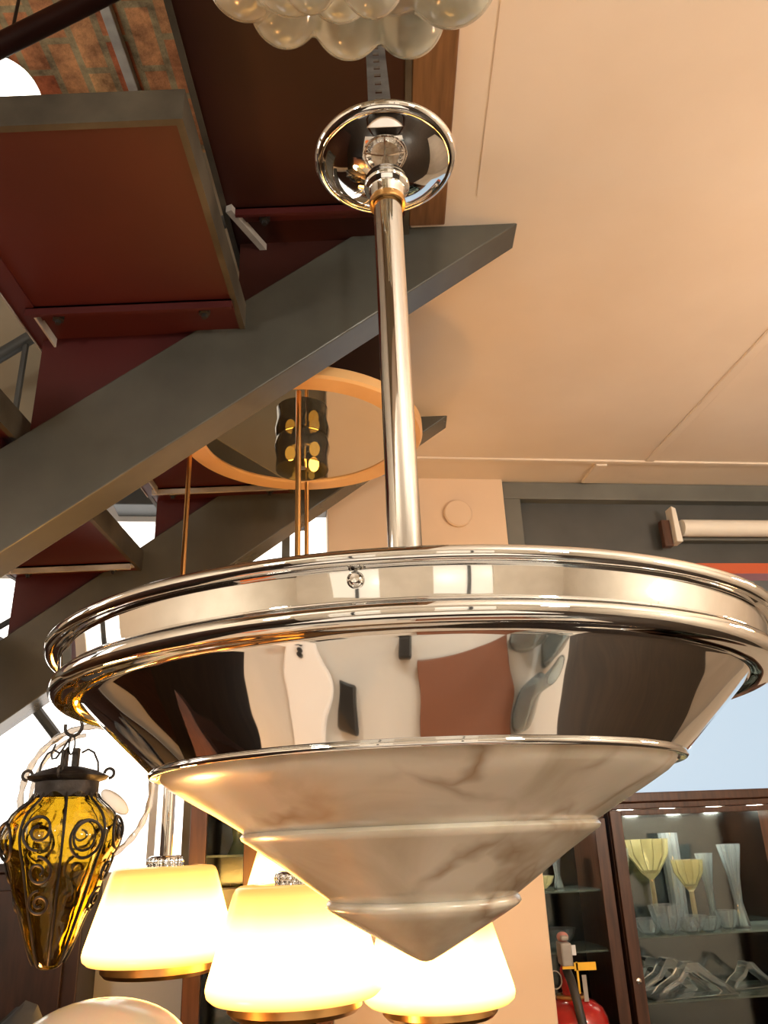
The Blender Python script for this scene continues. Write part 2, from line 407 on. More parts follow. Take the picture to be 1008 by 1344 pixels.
# stringers stop at the ceiling level; the near one runs a little way under the ceiling boards
near = stringer(.335, 1.44, 1.525, .25)
build('stringer', near, steel_grey, st, smooth=False, bevel=.003)
farm = stringer(.225, 2.327, 2.415, .27)
build('stringer', farm, steel_grey, st, smooth=False, bevel=.003)
fl = MB()
treads = [(-.748, -.285, 1.04, .895), (-.325, .083, 1.28, .80), (-1.17, -.755, .80, .93), (-1.62, -1.19, .56, .93)]
for (x0, x1, z, yn) in treads:
    yf = 2.66
    pm = maroon if z < 1.2 else maroon_dark  # top tread's dim underside: shade put into a darker maroon
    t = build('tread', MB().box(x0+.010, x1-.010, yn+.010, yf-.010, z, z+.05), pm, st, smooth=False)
    f_ = MB()
    f_.box(x0, x1, yn, yn+.012, z-.002, z+.062); f_.box(x0, x1, yf-.012, yf, z-.002, z+.062)
    f_.box(x0, x0+.012, yn+.012, yf-.012, z-.002, z+.062); f_.box(x1-.012, x1, yn+.012, yf-.012, z-.002, z+.062)
    build('edge_frame', f_, steel_edge, t, smooth=False)
    # flat strip along the low edge between the stringers
    if z < 1.2:
        g = MB(); g.box(x0+.003, x0+.048, yn+.014, 2.30, z-.004, z-.001)
        build('edge_strip', g, pm, t, smooth=False)
        g = MB(); g.box(x0+.046, x0+.050, 1.345, 2.24, z-.022, z-.001); g.box(x0, x0+.003, yn+.014, 2.30, z-.007, z-.001)
        build('strip_edge', g, steel_light, t, smooth=False)
    else:
        Mg = Matrix.Translation((x0+.018, 1.325, z)) @ Matrix.Rotation(-math.atan2(.11, .25), 4, 'Z')
        build('diagonal_flat', MB().box(-.007, .007, 0, .34, -.02, -.003, Mg), steel_light, t, smooth=False)
    for ya in (1.335, 2.245):
        g = MB(); g.box(x0+.03, x1-.01, ya, ya+.008, z-.022, z-.002); g.box(x0+.03, x1-.01, ya, ya+.04, z-.006, z-.002)
        build('angle_bracket', g, maroon if ya < 2 else steel_light, t, smooth=False)
        for xb in (x0+.09, x1-.07):
            Mx = Matrix.Translation((xb, ya+.025, z-.006))
            g = MB().lathe([(1e-4, 0), (.012, 0), (.012, -.013), (.006, -.014), (.006, -.022), (1e-4, -.022)], n=6, M=Mx)
            build('bolt', g, black, t, smooth=False)
    for ya in (1.45, 2.34):
        # upright web carrying the tread on the stringer
        xt = .335 if ya < 2 else .225; dep = .25 if ya < 2 else .27
        g = MB(); xa, xb = x0+.02, x1-.03
        za, zb = min(z, zl(xa, xt)+dep-.01), min(z, zl(xb, xt)+dep-.01)
        if z-za > .001: g.prism([(xa, za), (xb, zb), (xb, z), (xa, z)], ya, ya+.05); build('web', g, pm, t, smooth=False)
def rail(y, xa, za, xb, zb, r, ys):
    h = build('handrail', MB().tube([(xa, y, za), (xb, y, zb)], r, 12), maroon_dark if y < 2 else steel_dark, st)
    return h
s1 = .73
rail(1.49, -2.25, 2.026-s1*(2.25-.986), -.2, 2.026+s1*.786, .030, 1)
rail(2.37, -2.25, 1.674-s1*(2.25-1.288), -.3, 1.674+s1*.988, .024, 1)
b_ = MB()
for (x, y, za, zb) in ((-1.25, 2.37, .86, 1.70), (-.85, 2.37, 1.10, 1.99), (-1.60, 1.49, .62, 1.58), ):
    build('baluster', MB().tube([(x, y, za), (x, y, zb)], .011, 8), steel_dark, st)
# thin diagonal braces under the low end, in front of the bright window
build('brace', MB().tube([(-1.62, 2.47, 1.02), (-1.02, 2.47, .33)], .016, 8), steel_dark, st)
build('brace', MB().tube([(-1.62, 2.50, .47), (-.90, 2.50, .90)], .010, 8), steel_dark, st)
# joist under the brick ceiling
tag(build('steel_joist', MB().box(-.985, -.945, .5, 3.0, TOPZ-.045, TOPZ-.001), steel_light, smooth=False, bevel=.003),
    'slim blue-grey steel bar running under the brick ceiling', 'joist')

# ------------------------------------------------------------------ chrome and alabaster pendant (the subject)
AX, AY = .0157, .6
pend = thing('pendant_lamp', 'large chrome pendant with stepped alabaster cone bowl, in the foreground', 'pendant lamp', (AX, AY, -.075))
def fil(cx, cz, r, a0, a1, n=8): return [(cx+r*math.cos(math.radians(a0+(a1-a0)*i/n)), cz+r*math.sin(math.radians(a0+(a1-a0)*i/n))) for i in range(n+1)]
prof = [(.2445, .1200)] + fil(.2535, .1213, .0040, 150, -130, 14) + [(.2492, .1176), (.2483, .1174), (.2481, .1172)]
prof += [(.2480, .1168), (.2474, .1035), (.2474, .1030), (.2480, .1026)] + fil(.2464, .0962, .0060, 74, -95, 18)
prof += [(.2420, .0897), (.2375, .0889), (.2345, .0894), (.2325, .0902), (.2312, .0901), (.2305, .0896), (.2295, .0886), (.2200, .0797), (.2050, .0656), (.1900, .0515), (.1865, .0482), (.1850, .0468)] + fil(.1838, .0450, .0022, 45, -110, 6) + [(.1805, .0432), (.1790, .0445)]
inner = [(.1790, .0480), (.2290, .0940), (.2430, .0960), (.2440, .1150)]
build('metal_bowl', MB().lathe(prof+inner, (AX, AY, 0), 192, closed=True), chrome_bowl, pend, ang=28)
al = [(.1790, .0445), (.1775, .0410), (.1720, .0365), (.1640, .0318), (.1560, .0272), (.1400, .0185), (.1255, .0100), (.1205, .0068), (.1185, .0060), (.1180, .0072), (.1195, .0088),
      (.1225, .0072), (.1240, .0052), (.1228, .0030), (.1190, .0008), (.1000, -.0112), (.0800, -.0250), (.0650, -.0352), (.0615, -.0372), (.0612, -.0362), (.0630, -.0352),
      (.0655, -.0375), (.0662, -.0398), (.0645, -.0418), (.0560, -.0468), (.0400, -.0555), (.0240, -.0640), (.0120, -.0705), (.0045, -.0742), (.0008, -.0750)]
al_in = [(.0008, -.062), (.02, -.053), (.06, -.028), (.118, .012), (.17, .044)]
bowl = build('alabaster_bowl', MB().lathe(al+al_in, (AX, AY, 0), 160, closed=True), alabaster, pend, ang=60)
# small round screw head on the band
a = math.radians(-97)
c0 = Vector((AX+.2475*math.cos(a), AY+.2475*math.sin(a), .1125))
Mx = Matrix.Translation(c0) @ Matrix.Rotation(a, 4, 'Z') @ Matrix.Rotation(PI/2, 4, 'Y')
build('screw_head', MB().lathe([(.0001, .0042), (.0022, .0040), (.0036, .0028), (.0042, .0010), (.0042, -.001)], n=24, M=Mx), chrome, pend)
build('stem', MB().lathe([(.0138, .08), (.0138, .585)], (AX, AY, 0), 48), chrome, pend)
build('spider', MB().box(AX-.24, AX+.24, AY-.008, AY+.008, .094, .098).box(AX-.008, AX+.008, AY-.24, AY+.24, .0985, .1025), chrome_dull, pend, smooth=False)
rose = [(.0150, .576), (.0165, .5755), (.0172, .578), (.0172, .586), (.0182, .588), (.0215, .5895), (.0225, .592), (.0222, .596), (.0205, .5985),
        (.0260, .6000), (.0360, .6035), (.0460, .6085), (.0545, .6145), (.0600, .6195), (.0625, .6210), (.0640, .6205), (.0660, .6212), (.0690, .6235), (.0705, .6262), (.0705, .6285), (.0690, .6300),
        (.0200, .6300), (.0001, .6300)]
build('ceiling_rose', MB().lathe(rose, (AX, AY, 0), 96), chrome, pend, ang=45)
g = MB()
g.lathe([(.0142, .569), (.0172, .5685), (.0178, .572), (.0172, .5755), (.0145, .576)], (AX, AY, 0), 48, closed=True)
build('collar', g, brass, rose_p := pend)
# perforated strap holding the rose, up to the tread
p0, p1 = Vector((AX, .625, .630)), Vector((AX, .93, 1.278))
d = (p1-p0).normalized(); nrm = Vector((1, 0, 0)).cross(d).normalized()
g = MB(); Lg = (p1-p0).length; w = .0145; n = 18; hs = .0045
Ms = Matrix((( 1, d.x, nrm.x, p0.x), (0, d.y, nrm.y, p0.y), (0, d.z, nrm.z, p0.z), (0, 0, 0, 1)))
g.box(-w, -hs, 0, Lg, -.0015, .0015, Ms); g.box(hs, w, 0, Lg, -.0015, .0015, Ms)
for i in range(n):
    t0 = Lg*i/n; g.box(-hs, hs, t0, t0+Lg/n*.55, -.0015, .0015, Ms)
tag(build('hanging_strap', g, strapm, smooth=False), 'perforated grey steel strap above the chrome ceiling rose', 'strap')

# ------------------------------------------------------------------ clear bubble-glass pendant at the top edge
gp = thing('glass_pendant', 'clear lobed bubble-glass pendant cut off by the top edge of the photo', 'pendant lamp', (.0, .47, .55))
lobes = [(-.106, .48, .722, .038, 1.25), (-.042, .425, .635, .025, 1.7), (.008, .420, .629, .029, 1.7), (.080, .475, .705, .045, 1.15),
         (-.075, .52, .735, .036, 1.3), (-.015, .54, .745, .038, 1.3), (.045, .545, .75, .038, 1.3), (-.020, .46, .690, .036, 1.5), (.040, .45, .70, .028, 1.6),
         (-.062, .46, .700, .040, 1.2), (.03, .47, .72, .045, 1.2), (0, .49, .80, .075, .8), (.105, .49, .765, .042, 1.2), (-.12, .50, .775, .04, 1.1)]
g = MB()
for (x, y, z, r, e) in lobes: g.ball((x, y, z+.016), r, 28, 18, (1, 1, e))
o = build('glass_shade', g, bubble_glass, gp)
md = o.modifiers.new('r', 'REMESH'); md.mode = 'VOXEL'; md.voxel_size = .0035; md.use_smooth_shade = True
md = o.modifiers.new('m', 'SMOOTH'); md.iterations = 8; md.factor = .5
build('stem', MB().tube([(0, .49, .845), (0, .49, TOPZ-.02)], .006, 10), chrome, gp)
build('canopy', MB().lathe([(.001, TOPZ-.06), (.03, TOPZ-.055), (.055, TOPZ-.03), (.06, TOPZ-.001)], (0, .49, 0), 32), chrome, gp)

# ------------------------------------------------------------------ chandelier with four opal shades
CX, CY, DZ = -.212, 1.90, 1.0
ch = thing('chandelier', 'mirrored round ceiling plate with four rods carrying glowing yellow conical shades', 'chandelier', (CX, CY, -.35))
build('plate_rim', MB().lathe([(.262, DZ+.004), (.266, DZ), (.318, DZ), (.324, DZ+.006), (.324, DZ+.030), (.318, DZ+.035), (.262, DZ+.035)], (CX, CY, 0), 96, closed=True), disc_wood, ch)
build('mirror_plate', MB().lathe([(.0001, DZ+.006), (.264, DZ+.006), (.264, DZ+.02), (.0001, DZ+.02)], (CX, CY, 0), 96), mirror, ch, smooth=False)
build('stem', MB().tube([(CX, CY, DZ+.02), (CX, CY, 1.275)], .012, 16), chrome, ch)
bx = MB()
bx.lathe([(.070, DZ+.004), (.074, DZ-.02), (.068, DZ-.05), (.070, DZ-.085), (.0675, DZ-.085), (.0655, DZ-.05), (.0715, DZ-.02), (.0675, DZ+.004)], (CX, CY, 0), 40, closed=True)
lc = build('lamp_chimney', bx, mat('smoked_glass', (.18, .17, .14), .04, 0, Transmission_Weight=.8), ch)
for (dx, dy, dz) in ((-.032, 0, -.035), (.034, -.01, -.030), (.030, .01, -.065)):
    b1 = build('bulb', MB().ball((CX+dx, CY+dy, DZ+dz), .014, 16, 10, (1, 1, 1.5)), bulb_glow, lc)
build('lamp_holder', MB().lathe([(.001, DZ+.003), (.03, DZ+.003), (.03, DZ-.02), (.012, DZ-.024), (.012, DZ-.08), (.001, DZ-.08)], (CX, CY, 0), 24), chrome_dull, lc)
sh = [(-.512, 1.90, -.033), (-.192, 1.62, -.066), (.073, 1.90, -.130), (-.235, 2.21, .035)]
rods = [(-.528, 1.955), (-.192, 1.645), (.072, 1.92), (-.228, 2.165)]
for i, ((x, y, zt), (rx, ry)) in enumerate(zip(sh, rods)):
    H_ = .178
    zb = zt - H_
    org = (x, y, zb)
    o = [(.080, H_+.0), (.102, H_-.002), (.109, H_-.006), (.1135, H_-.015), (.1545, .026), (.1570, .014), (.1545, .004), (.146, -.003), (.118, -.006)]
    inn = [(.118, -.002), (.142, .001), (.150, .012), (.148, .026), (.108, .160), (.08, .172)]
    s_ = build('lamp_shade', MB().lathe(o+inn, org, 64, closed=True), lit_shade, ch, org=org, ang=50)
    cap = MB(); cap.lathe([(.0001, H_+.021), (.030, H_+.021), (.034, H_+.019), (.036, H_+.016), (.036, H_+.002), (.085, H_-.001)], org, 48,
                          fn=lambda a, z: 1)
    for k in range(20):
        a = 2*PI*k/20; cap.ball((x+.036*math.cos(a), y+.036*math.sin(a), zb+H_+.009), .0042, 8, 6, (1, 1, 2))
    build('cap', cap, chrome, s_)
    build('bottom_ring', MB().lathe([(.118, -.002), (.118, -.020), (.110, -.028), (.10, -.028), (.10, -.022), (.112, -.016), (.112, -.002)], org, 64, closed=True), brass, s_)
    zt_ = DZ if i != 0 else DZ+.01
    build('rod', MB().tube([(rx, ry, zt_), (rx*.3+x*.7, ry*.3+y*.7, .42), (x, y, .30)], .0065, 10), brass, ch)
    build('rod_sleeve', MB().tube([(x, y, .315), (x, y, zb+H_+.018)], .0145, 16), chrome, ch)

# ------------------------------------------------------------------ amber caged lantern on a hook
hx, hy = -.497, 1.25
am = thing('amber_lantern', 'amber blown-glass lantern in a black wrought-iron scroll cage', 'lantern', (hx+.01, hy, -.15))
ax0, ay0 = hx+.006, hy
def lob(a, z):
    t = max(0, min(1, (z+.135)/.215))
    return 1 + .075*abs(math.cos(4*a))*math.sin(PI*min(1, t*1.05))**.6 - .03
gp_ = [(.0008, -.148), (.012, -.146), (.020, -.138), (.026, -.125), (.035, -.100), (.046, -.070), (.056, -.040), (.065, -.012), (.073, .008), (.0765, .024), (.075, .040), (.067, .056), (.054, .068), (.045, .076), (.042, .086)]
def dense(p, k=4):
    o = []
    for i in range(len(p)-1):
        p0 = p[max(0, i-1)]; p1 = p[i]; p2 = p[i+1]; p3 = p[min(len(p)-1, i+2)]
        for j in range(k):
            t = j/k
            o.append(tuple(.5*(2*p1[q]+(p2[q]-p0[q])*t+(2*p0[q]-5*p1[q]+4*p2[q]-p3[q])*t*t+(3*p1[q]-p0[q]-3*p2[q]+p3[q])*t**3) for q in (0, 1)))
    o.append(p[-1]); return o
gd = dense(gp_, 4)
def rad(z):
    for i in range(len(gd)-1):
        if gd[i][1] <= z <= gd[i+1][1]:
            t = (z-gd[i][1])/(gd[i+1][1]-gd[i][1]+1e-9); return gd[i][0]*(1-t)+gd[i+1][0]*t
    return gd[-1][0]
# bulges pushed between the wires
def lob2(a, z):
    base = 1 + .10*(abs(math.cos(4*a))**.7)*math.sin(PI*max(0, min(1, (z+.145)/.24)))
    base += .045*math.sin(z*95)*(.5+.5*math.cos(8*a))*(1 if z > -.12 else 0)
    return base
build('glass_shade', MB().lathe(gd, (ax0, ay0, 0), 128, fn=lob2), amber, am, solid=.0025, ang=80)
for k in range(8):
    a = 2*PI*(k+.5)/8
    build('cage_wire', MB().tube([(ax0+(rad(z)*1.015+.001)*math.cos(a), ay0+(rad(z)*1.015+.001)*math.sin(a), z) for z in [(-.140+.222*i/24) for i in range(25)]], .0021, 6), iron, am)
def spiral(a0, zc, R, turns, start, sgn, ztail=None):
    pts = []
    for i in range(41):
        t = i/40; rr = R*(1-.78*t); an = start + sgn*turns*2*PI*t
        z = zc + rr*math.sin(an); s = rr*math.cos(an)
        rd = rad(z)*1.075+.003
        a = a0 + s/rd
        pts.append((ax0+rd*math.cos(a), ay0+rd*math.sin(a), z))
    if ztail:
        pass
    return pts
for k in range(8):
    a = 2*PI*k/8 + 0
    if k % 2 == 0:
        build('scroll', MB().tube(spiral(a, .030, .0250, 1.5, PI*1.5, -1), .0021, 6), iron, am)
        build('scroll', MB().tube(spiral(a, -.022, .0195, 1.4, PI*.5, -1), .0021, 6), iron, am)
        build('scroll', MB().tube(spiral(a, -.062, .0165, 1.6, PI*.5, 1), .0021, 6), iron, am)
    else:
        build('scroll', MB().tube(spiral(a, .018, .0235, 1.02, PI*.5, 1)[:30], .0018, 6), iron, am)
        build('scroll', MB().tube([Vector((ax0, ay0, .018)) + Vector((0, 0, 0)) for _ in range(0)] or
              [(ax0+(rad(.018+.0235*math.sin(t))*1.075+.003)*math.cos(a+.0235*math.cos(t)/.085), ay0+(rad(.018+.0235*math.sin(t))*1.075+.003)*math.sin(a+.0235*math.cos(t)/.085), .018+.0245*math.sin(t)) for t in [2*PI*i/28 for i in range(28)]], .0022, 6, closed=True), iron, am)
CZ = -.021
cap = MB(); cap.lathe([(.043, .098+CZ), (.045, .098+CZ), (.045, .120+CZ), (.056, .124+CZ), (.058, .127+CZ), (.040, .136+CZ), (.022, .141+CZ), (.0001, .142+CZ)], (ax0, ay0, 0), 48,
                      fn=lambda a, z: 1+.05*math.cos(8*a) if .100 < z < .112 else 1)
build('cap', cap, iron, am, ang=40)
for k in range(4):
    a = PI/4*(2*k) + .15
    q = [Vector((r_*math.cos(a)+ax0, r_*math.sin(a)+ay0, z_+CZ)) for r_, z_ in ((.043, .130), (.041, .148), (.034, .162), (.025, .167), (.016, .162))]
    build('loop_strap', MB().tube(q, .0016, 6), iron, am)
    q = [Vector(((.059+.007*math.cos(t)*1)*math.cos(a+.0)+ax0, (.059+.007*math.cos(t))*math.sin(a+.0)+ay0, .131+CZ+.007*math.sin(t))) for t in [-PI/2+1.5*PI*i/12 for i in range(13)]]
    build('curl', MB().tube(q, .0022, 6), iron, am)
build('finial', MB().box(ax0-.013, ax0-.004, ay0-.005, ay0+.005, .118, .146), iron, am, smooth=False, bevel=.001)
build('finial', MB().box(ax0+.004, ax0+.013, ay0-.005, ay0+.005, .118, .148), iron, am, smooth=False, bevel=.001)
build('chain_link', MB().tube([(ax0+.0045*math.cos(t), ay0+.0005, .153+.014*math.sin(t)) for t in [2*PI*i/20 for i in range(20)]], .0013, 6, closed=True), iron, am)
build('snap_hook', MB().tube([(ax0-.001, ay0-.003, .166), (ax0-.012, ay0-.004, .146), (ax0-.020, ay0-.004, .134), (ax0-.026, ay0-.004, .133), (ax0-.028, ay0-.004, .141), (ax0-.023, ay0-.004, .155)], .0016, 6), iron, am)
# S-hook and the rail it hangs on (hidden behind the chrome bowl)
hk = [(ax0-.013, hy, .184)] + [tuple(p) for p in arc((ax0, hy, .1795), .0130, PI, 2.12*PI, 14)] + [(ax0+.009, hy, .193), (ax0, hy, .202), (ax0-.008, hy, .214), (ax0-.007, hy, .232)] + [tuple(p) for p in arc((ax0+.003, hy, .236), .0095, PI, .05*PI, 10)]
tag(build('s_hook', MB().tube(hk, .0026, 10), iron), 'black iron S-hook holding up the amber lantern', 'hook')
rl = thing('display_rail', 'black hanging rail behind the chrome bowl that carries the amber lantern', 'rail', (.03, hy, .24))
build('bar', MB().tube([(ax0-.004, hy, .236), (.42, hy, .236)], .0055, 10), iron, rl)
build('drop_rod', MB().tube([(.033, hy, .236), (.033, hy, 1.278)], .005, 10), iron, rl)

# ------------------------------------------------------------------ clear glass ring lamp behind the lantern
rc = Vector((-.875, 2.37, .155)); RR = .185
gr = thing('glass_ring_lamp', 'clear glass ring light with frosted leaves, behind the amber lantern', 'pendant lamp', (rc.x, rc.y, rc.z-RR))
rg = []
for i in range(96):
    a = 2*PI*i/96; rg.append((rc.x+RR*math.cos(a), rc.y, rc.z+RR*math.sin(a)))
build('glass_ring', MB().tube(rg, [.0085+.0016*math.sin(i*PI/2) for i in range(96)], 10, closed=True), ring_glass, gr)
rg2 = [(rc.x-.02+(RR-.035)*math.cos(a), rc.y+.03, rc.z+(RR-.02)*math.sin(a)) for a in [PI*.52+PI*.75*i/40 for i in range(41)]]
build('glass_arm', MB().tube(rg2, .006, 10), ring_glass, gr)
for (px, pz, rot) in ((-1.0, .145, .5), (-.785, .128, -.9)):
    Mx = Matrix.Translation((px, 2.35, pz)) @ Matrix.Rotation(rot, 4, 'Y')
    build('glass_leaf', MB().ball((0, 0, 0), .05, 20, 12, (.42, .22, 1), M=Mx), milk_glass, gr)
build('glass_leaf', MB().ball((-1.02, 2.36, .10), .045, 20, 12, (.4, .2, 1)), milk_glass, gr)
build('cord', MB().tube([(rc.x, rc.y, rc.z+RR), (rc.x, rc.y, zl(rc.x, .225)+.004)], .003, 8), black, gr)

# ------------------------------------------------------------------ white globe above the stairs
gl = thing('globe_pendant', 'glowing white globe on a black cord over the stairs', 'pendant lamp', (-1.235, 1.95, 2.2))
build('globe', MB().ball((-1.225, 1.9, 2.31), .14, 40, 24), globe_glow, gl)
build('cord', MB().tube([(-1.225, 1.9, 2.44), (-1.225, 1.9, TOPZ)], .006, 8), black, gl)

# ------------------------------------------------------------------ display cabinets along the back
def cabinet(name, label, u0, u1, v0, v1, ztop, doors, shelves, back, lights=()):
    c = B((u0+u1)/2, (v0+v1)/2, FL)
    root = thing(name, label, 'display cabinet', c)
    g = MB(BM)
    t = .022
    g.box(u0, u0+t, v0+.02, v1, FL+.08, ztop-.03); g.box(u1-t, u1, v0+.02, v1, FL+.08, ztop-.03)
    g.box(u0, u1, v0+.02, v1, FL, FL+.10)
    build('carcass', g, wood_mid, root, smooth=False, bevel=.002)
    build('cornice', MB(BM).box(u0-.01, u1+.01, v0-.012, v1+.005, ztop-.035, ztop).box(u0, u1, v0+.0, v1, ztop-.06, ztop-.035), wood_mid, root, smooth=False, bevel=.004)
    build('back_panel', MB(BM).box(u0+t, u1-t, v1-.012, v1-.004, FL+.1, ztop-.05), back, root, smooth=False)
    for (a, b) in doors:
        zt = ztop-.062; fw_ = .045
        d_ = MB(BM); d_.box(a, a+fw_, v0-.004, v0+.018, FL+.1, zt); d_.box(b-fw_, b, v0-.004, v0+.018, FL+.1, zt)
        d_.box(a+fw_, b-fw_, v0-.004, v0+.018, zt-.02, zt); d_.box(a+fw_, b-fw_, v0-.004, v0+.018, FL+.1, FL+.16)
        dd = build('door', d_, wood_mid, root, smooth=False, bevel=.002)
        build('pane', MB(BM).box(a+fw_, b-fw_, v0+.006, v0+.009, FL+.16, zt-.02), pane_glass, dd, smooth=False)
        kx = a+.022 if abs(a-u0) > .02 or len(doors) == 1 else b-.022
        Mk = Matrix.Translation(B(kx, v0-.004, -.50)) @ Matrix.Rotation(YAW, 4, 'Z') @ Matrix.Rotation(PI/2, 4, 'X')
        build('lock', MB().lathe([(.0001, .006), (.006, .005), (.010, .003), (.011, 0)], n=20, M=Mk), chrome_dull, dd)
    for z in shelves:
        build('shelf', MB(BM).box(u0+t, u1-t, v0+.03, v1-.014, z-.006, z), shelf_glass, root, smooth=False)
    for u in lights:
        c_ = B(u, (v0+v1)/2-.03, 0)
        build('downlight', MB().lathe([(.0001, ztop-.075), (.026, ztop-.075), (.030, ztop-.07), (.030, ztop-.055)], (c_.x, c_.y, 0), 24), spot_glow, root)
    return root
pane_glass = mat('cabinet_pane', (1, 1, 1), .0, 0, Transmission_Weight=1.0, IOR=1.05)
shelf_glass = mat('shelf_glass', (.55, .72, .68), .03, 0, Transmission_Weight=.8, IOR=1.3)
cabinet('display_cabinet', 'wood-framed glass cabinet at right edge full of crystal, below blue window', .878, 1.70, .38, .72, .135, [(.878, 1.70)], (-.365, -.575, -.95), mirror_dark, (1.0, 1.18, 1.38, 1.56))
cabinet('display_cabinet', 'dim wood and glass cabinet behind the fire extinguisher', .49, .855, .38, .72, .110, [(.49, .855)], (-.20, -.40, -.72), mirror_dark, (.56,))
cabinet('display_cabinet', 'wooden glazed cabinet left of the plaster pier behind the opal shades', -.625, -.235, -.36, -.04, .172, [(-.625, -.432), (-.428, -.235)], (-.02, -.18, -.50), mirror_dark)
# middle bar of the left cabinet's glazing and dark wardrobe
wd = thing('wardrobe', 'dark brown wooden wardrobe behind the amber lantern', 'wardrobe', B(-1.55, -.2, FL))
build('carcass', MB(BM).box(-2.1, -.935, -.15, .09, FL, -.045), wood_dark, wd, smooth=False, bevel=.004)
build('door', MB(BM).box(-2.06, -1.58, -.168, -.152, FL+.1, -.09), wood_dark, wd, smooth=False, bevel=.003)
build('door', MB(BM).box(-1.57, -.975, -.168, -.152, FL+.1, -.09), wood_dark, wd, smooth=False, bevel=.003)
build('top_board', MB(BM).box(-2.12, -.92, -.172, .09, -.045, -.02), wood_dark, wd, smooth=False, bevel=.003)

# --- glassware in the cabinets
def glass_bowl(R, h):
    return [(R*.25, 0), (R*.3, .002), (R*.55, h*.12), (R*.85, h*.5), (R, h), (R*.95, h), (R*.8, h*.52), (R*.5, h*.18), (.0005, h*.12)]
def item(name, label, cat, prof, u, v, z, m=blue_glass, n=24, fn=None, group=None, rot=0):
    if u > .8: u += .075
    c = B(u, v, z)
    o = build(name, MB().lathe(prof, (c.x, c.y, c.z), n, fn=fn), m, org=c)
    return tag(o, label, cat, group)
facet = lambda k, d: (lambda a, z: 1 + d*math.cos(k*a))
vase = lambda R, h: [(.0005, 0), (R*.7, 0), (R*.62, h*.06), (R*.35, h*.3), (R*.5, h*.6), (R, h), (R*.93, h), (R*.4, h*.6), (R*.2, h*.32), (.0005, h*.2)]
goblet = lambda R, h: [(.0005, 0), (R*.8, 0), (R*.75, .004), (R*.12, .01), (R*.1, h*.5), (R*.7, h*.62), (R, h*.85), (R*.9, h), (R*.85, h), (R*.9, h*.85), (R*.6, h*.64), (.0005, h*.58)]
z1 = -.365; z2 = -.575; z3 = -.95
yg = mat('yellowish_glass', (.90, .88, .60), .05, 0, Transmission_Weight=.8)
def comport(R, h): return [(.0005, 0), (R*.6, 0), (R*.55, .005), (.010, .02), (.009, h*.55), (R*.4, h*.62), (R*.9, h*.82), (R, h), (R*.94, h), (R*.82, h*.83), (R*.35, h*.66), (.0005, h*.64)]
G1 = 'crystal on the top shelf of the right cabinet'
item('crystal_vase', 'tall pale cut-glass vase at left end of the crystal cabinet, top shelf', 'vase', vase(.030, .30), .885, .52, z1, fn=facet(8, .05), group=G1)
item('crystal_bowl', 'yellowish glass bowl raised on a foot at the centre of the crystal cabinet top shelf', 'bowl', comport(.085, .33), 1.02, .58, z1, m=yg, fn=facet(12, .05), group=G1)
item('crystal_bowl', 'lower yellowish footed bowl in front of the taller one in the crystal cabinet', 'bowl', comport(.06, .25), 1.135, .49, z1, m=yg, fn=facet(12, .05), group=G1)
item('crystal_vase', 'clear slender vase standing right of the footed bowls in the crystal cabinet', 'vase', vase(.034, .27), 1.225, .52, z1, fn=facet(10, .07), group=G1)
item('crystal_vase', 'bluish tall vase nearest the right edge of the photo in the crystal cabinet', 'vase', vase(.045, .30), 1.325, .50, z1, fn=facet(10, .07), group=G1)
item('crystal_vase', 'clear straight beaker at the back between the two footed bowls', 'vase', [(.0005, 0), (.03, 0), (.036, .36), (.033, .36), (.027, .01), (.0005, .01)], .895, .655, z1, fn=facet(12, .06), group=G1)
item('crystal_vase', 'clear straight beaker at the back behind the slender vase', 'vase', [(.0005, 0), (.032, 0), (.038, .35), (.035, .35), (.029, .01), (.0005, .01)], 1.15, .655, z1, fn=facet(12, .06), group=G1)
for k, (u, v, r_, h_) in enumerate(((.93, .46, .055, .055), (1.0, .44, .065, .10), (1.08, .43, .06, .06), (1.16, .45, .055, .05), (1.24, .45, .04, .07))):
    item('crystal_dish', ['ribbed crystal dish, leftmost of the front row on the top shelf', 'tall ribbed crystal dish, second in the front row on the top shelf', 'ribbed crystal dish below the footed bowls, third in the front row', 'low crystal dish, fourth in the front row on the top shelf', 'small deep crystal dish at the right end of the front row'][k],
         'dish', glass_bowl(r_, h_), u, v, z1, fn=facet(10, .09), group=G1)
item('cut_glass_block', 'faceted glass paperweight lying among the crystal dishes', 'paperweight', [(.0005, 0), (.035, .0), (.05, .03), (.03, .06), (.0005, .062)], 1.02, .52, z1, n=6)
# wavy tilted glass trays leaning in stacks (front of the second shelf)
def glass_tray(u, v, z, w_, h_, rot, m):
    root_c = B(u+.075, v, z)
    g = MB(); n = 12
    for i in range(n):
        pass
    pts = []; 
    prof = [(-w_, 0), (-w_*.75, h_*.35), (-w_*.35, h_*.62), (-w_*.12, h_), (w_*.15, h_*.98), (w_*.45, h_*.62), (w_*.8, h_*.3), (w_, 0)]
    innr = [(x*.84, zz*.72) for x, zz in prof]
    M_ = Matrix.Translation(root_c) @ Matrix.Rotation(YAW+rot, 4, 'Z')
    g.prism(prof + [(p[0], p[1]) for p in reversed(innr)], -.03, .03, M_)
    g.box(-w_, w_, -.036, .036, 0.0, .007, M_)
    return build('glass_bookend', g, m, org=root_c, smooth=False, bevel=.004)
labs = ['arched crystal dish stand, backmost of the stack on the second shelf', 'arched crystal dish stand in the middle of the stack on the second shelf', 'arched crystal dish stand at the front of the second shelf',
        'arched crystal stand at the right of the second shelf by the photo edge']
for k, (u, v, w_, h_) in enumerate(((.98, .64, .13, .115), (1.02, .55, .15, .12), (1.06, .46, .17, .115), (1.34, .56, .10, .09))):
    tag(glass_tray(u, v, z2, w_, h_, 0.05*k, blue_glass), labs[k], 'glass stand')
